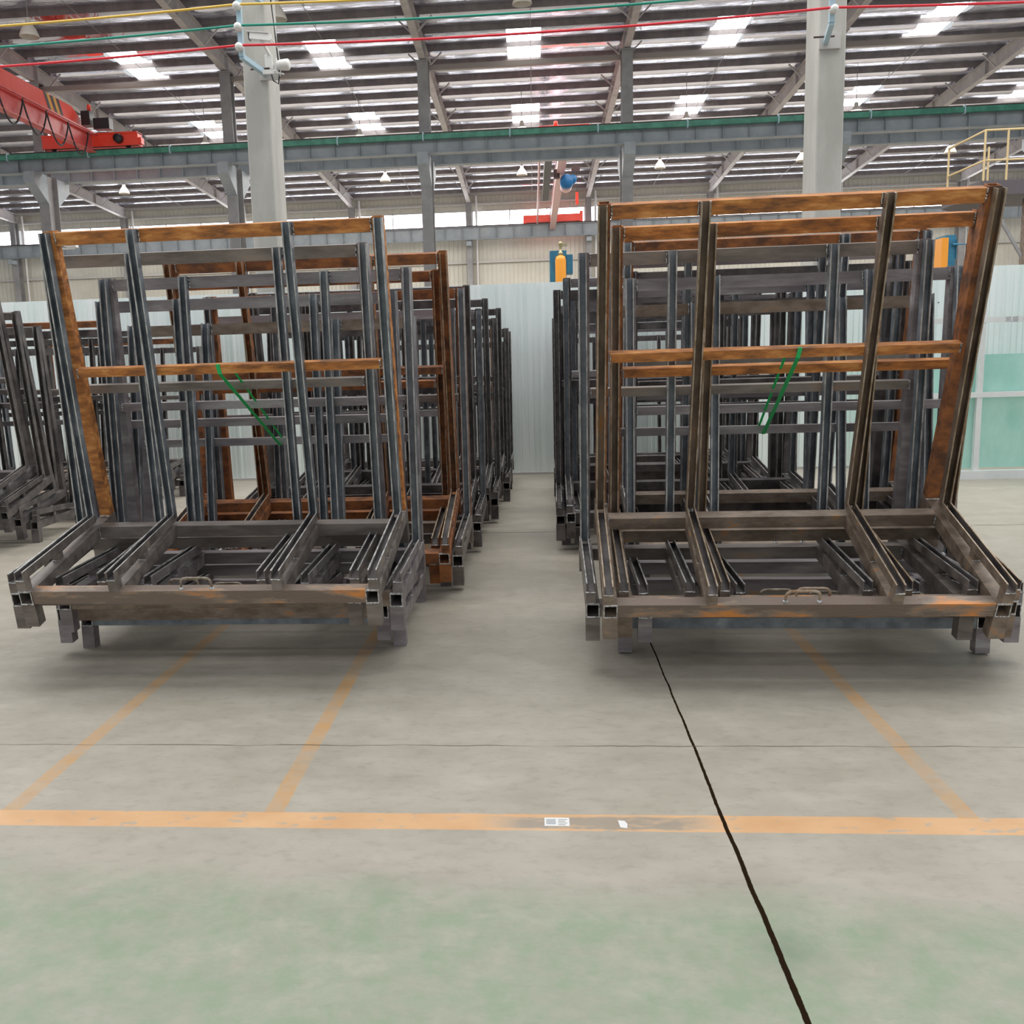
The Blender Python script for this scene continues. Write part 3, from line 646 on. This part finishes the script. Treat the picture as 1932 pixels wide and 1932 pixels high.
def stack(row, rowname, si, entries, bunch):
    n = len(entries)
    for i, (x, y, z, t, psi, sc, st, extra) in enumerate(entries):
        if extra: lab = extra
        else:
            where = 'foremost' if i == 0 else ('rearmost' if i == n-1 else ORD[i]+' from the front')
            lab = {'rusty': 'rust brown', 'dark': 'dark', 'blue': 'dark blue-grey', 'purple': 'purplish grey', 'grey': 'grey', 'brown': 'brownish grey'}.get(st, 'steel')+' steel rack, %s of the %s bunch, %s' % (where, bunch, rowname)
        rack(x, y, z, t, psi, sc, st, lab, 'nested steel racks in the '+rowname)
A = 'left row'; B = 'right row'; F = 'far left row'
stack('A', A, 0, [
 (-1.694, 4.568, .266, .063+T0, -.021, 1, 'front_rust', 'steel rack with orange rusty top and middle rails, frontmost in the left row'),
 (-1.822, 4.721, .219, -.008+T0, -.001, 1, 'grey', 'grey-brown steel rack directly behind the frontmost rusty-railed one, left row'),
 (-1.619, 4.794, .174, -.101+T0, -.002, 1, 'purple', 'purplish grey steel rack, third top rail down in the front left bunch'),
 (-1.727, 4.981, .062, -.104+T0, .007, 1, 'purple', 'purplish grey steel rack, fourth top rail down in the front left bunch'),
 (-1.654, 5.081, .0, -.19+T0, .001, 1, 'flat', 'brownish steel rack standing flat on the floor under the front left bunch')], 'front')
stack('B', B, 0, [
 (1.241, 4.536, .189, .191+T0, -.020, 1, 'right_rust', 'tallest steel rack, orange top rail, thick rusty right post, frontmost in the right row'),
 (1.324, 4.643, .164, .084+T0, -.025, 1, 'right_rust', 'rusty-railed steel rack just behind the frontmost of the right row'),
 (1.167, 4.682, .139, -.036+T0, -.015, 1, 'grey', 'grey steel rack offset to the left, third in the front right bunch'),
 (1.440, 4.800, .091, -.126+T0, -.023, 1, 'purple', 'purplish grey steel rack offset to the right, fourth in the front right bunch'),
 (1.348, 4.895, .007, -.182+T0, -.028, 1, 'flat', 'purplish steel rack standing flat on the floor under the front right bunch')], 'front')
OFF = [(0, 0, 0, 0), (-.08, .13, -.04, -.05), (.07, .22, -.09, -.12), (-.03, .38, -.15, -.17), (.02, .5, -.2, -.2)]
def auto(x, y, z, t, psi, sc, n, styles):
    es = []
    for i in range(n):
        dx, dy, dz, dt = OFF[i]
        k = i/(n-1) if n > 1 else 0
        es.append((x+dx, y+dy*.8, z*(1-k), (t*(1-k)), psi, sc, styles[i % len(styles)], None))
    return es
stack('A', A, 1, auto(-1.553, 6.193, .10, .103+T0, 0, 1.064, 4, ['rusty', 'rusty', 'brown', 'blue']), 'second')
stack('A', A, 2, auto(-1.459, 7.499, .13, .186, 0, 1.021, 4, ['dark', 'dark', 'blue', 'dark']), 'third')
stack('A', A, 3, auto(-1.372, 8.898, .11, .179, 0, 1.02, 4, ['dark', 'blue', 'dark', 'dark']), 'fourth')
stack('A', A, 4, auto(-1.313, 10.30, .09, .131, 0, 1.04, 3, ['dark', 'brown', 'dark']), 'fifth')
stack('A', A, 5, auto(-1.17, 11.55, .06, .066, 0, .967, 2, ['dark', 'dark']), 'rearmost')
stack('B', B, 1, auto(1.585, 6.097, .145, .064+T0, -.02, 1.06, 5, ['brown', 'blue', 'dark', 'blue', 'dark']), 'second')
stack('B', B, 2, auto(1.229, 7.6, .112, .158, -.02, 1.063, 4, ['blue', 'dark', 'blue', 'dark']), 'third')
stack('B', B, 3, auto(1.24, 9.0, .11, .17, -.02, 1.03, 4, ['dark', 'blue', 'dark', 'dark']), 'fourth')
stack('B', B, 4, auto(1.24, 10.35, .09, .13, -.02, 1.03, 3, ['dark', 'dark', 'blue']), 'fifth')
stack('B', B, 5, auto(1.26, 11.6, .06, .07, -.02, .98, 2, ['dark', 'dark']), 'rearmost')
stack('F', F, 0, [(-5.60, 7.86, .25, .09+T0, .045, .96, 'dark', 'dark steel rack with its right post highest at the left photo edge'),
 (-5.531, 8.0, .165, .055+T0, .045, .96, 'dark', 'dark steel rack, second from the front of the far left row'),
 (-5.553, 8.203, .06, -.029+T0, .047, .98, 'dark', 'dark steel rack, third from the front of the far left row'),
 (-5.50, 8.36, .0, 0, .045, .98, 'dark', 'dark steel rack standing flat under the nearest bunch of the far left row')], 'nearest')
stack('F', F, 1, auto(-5.45, 9.6, .12, .17, .03, 1.0, 4, ['brown', 'dark', 'dark', 'dark']), 'middle')
stack('F', F, 2, auto(-5.30, 11.2, .10, .13, .02, 1.0, 3, ['dark', 'brown', 'dark']), 'rearmost')

# green straps tying the middle rails together
def strap(pts, label, wd=.022):
    s = MB()
    for p, q in zip(pts[:-1], pts[1:]): s.bar(p, q, wd, .0015)
    return tag(s.build('packing_strap', M['strap']), label, 'strap', 'green straps tying the racks')
def rackpt(rk, p):
    return rk.matrix_basis @ Vector(p)
racks = [o for o in scene.objects if o.name.startswith('nesting_rack')]
for o in racks: o.rotation_mode = 'XYZ'
def mid_pt(rk, xl, front):
    zm = 1.082; ym = PY0+(PY1-PY0)*(zm-PZ0)/(PZ1-PZ0)+.046+.025
    off = {'f': (-.027, -.0), 't': (-.0, .026), 'F': (-.027, .026), 'b': (.027, 0), 'B': (.0, -.026), 'BF': (-.027, -.026)}[front]
    return rackpt(rk, (xl, ym+off[0], zm+off[1]))
r_first, r_last = racks[0], racks[4]
strap([mid_pt(r_first, -.045, 't')+Vector((0, .04, .001)), mid_pt(r_first, -.045, 'F')+Vector((0, -.001, .001)), mid_pt(r_first, -.038, 'BF'), mid_pt(r_last, .035, 'BF')+Vector((0, -.004, 0))], 'green packing strap slanting down from the left row frontmost middle rail')
strap([mid_pt(r_first, -.025, 't')+Vector((.02, .04, 0)), mid_pt(r_last, .045, 'b')], 'green packing strap end seen behind the slanting strap of the left row', .014)
r_first, r_last = racks[5], racks[9]
strap([mid_pt(r_first, .085, 't')+Vector((0, .04, .001)), mid_pt(r_first, .085, 'F')+Vector((0, -.001, .001)), mid_pt(r_first, .078, 'BF'), mid_pt(r_last, -.02, 'BF')+Vector((0, -.004, 0))], 'green packing strap slanting down from the right row frontmost middle rail')
strap([mid_pt(r_first, .065, 't')+Vector((-.02, .04, 0)), mid_pt(r_last, -.04, 'b')], 'green packing strap end seen behind the slanting strap of the right row', .014)

# ------------------------------------------------------------------ stickers on the floor line
o = empty('paper_sticker', (.053, 3.05, .0005), 'white printed paper sticker on the orange floor line', 'sticker')
MB().box(-.042, .042, -.03, .03, 0, .0006).build('sheet', M['paper'], o)
s = MB()
for k in range(4): s.box(.004, .034-.006*(k % 2), .014-.012*k, .018-.012*k, .0006, .0009)
s.build('print_lines', M['ink'], o)
MB().box(-.036, -.004, -.018, .020, .0006, .0008).build('print_block', M['lettering'], o)
tag(MB().add([(.262, 3.015, .001), (.284, 3.01, .001), (.288, 3.04, .001), (.28, 3.062, .001), (.258, 3.065, .001), (.262, 3.015, .0004), (.284, 3.01, .0004), (.288, 3.04, .0004), (.28, 3.062, .0004), (.258, 3.065, .0004)],
    [(0, 1, 2, 3, 4), (9, 8, 7, 6, 5), (0, 1, 6, 5), (1, 2, 7, 6), (2, 3, 8, 7), (3, 4, 9, 8), (4, 0, 5, 9)]).build('paper_scrap', M['paper']), 'small torn white paper scrap right of the printed sticker', 'sticker')
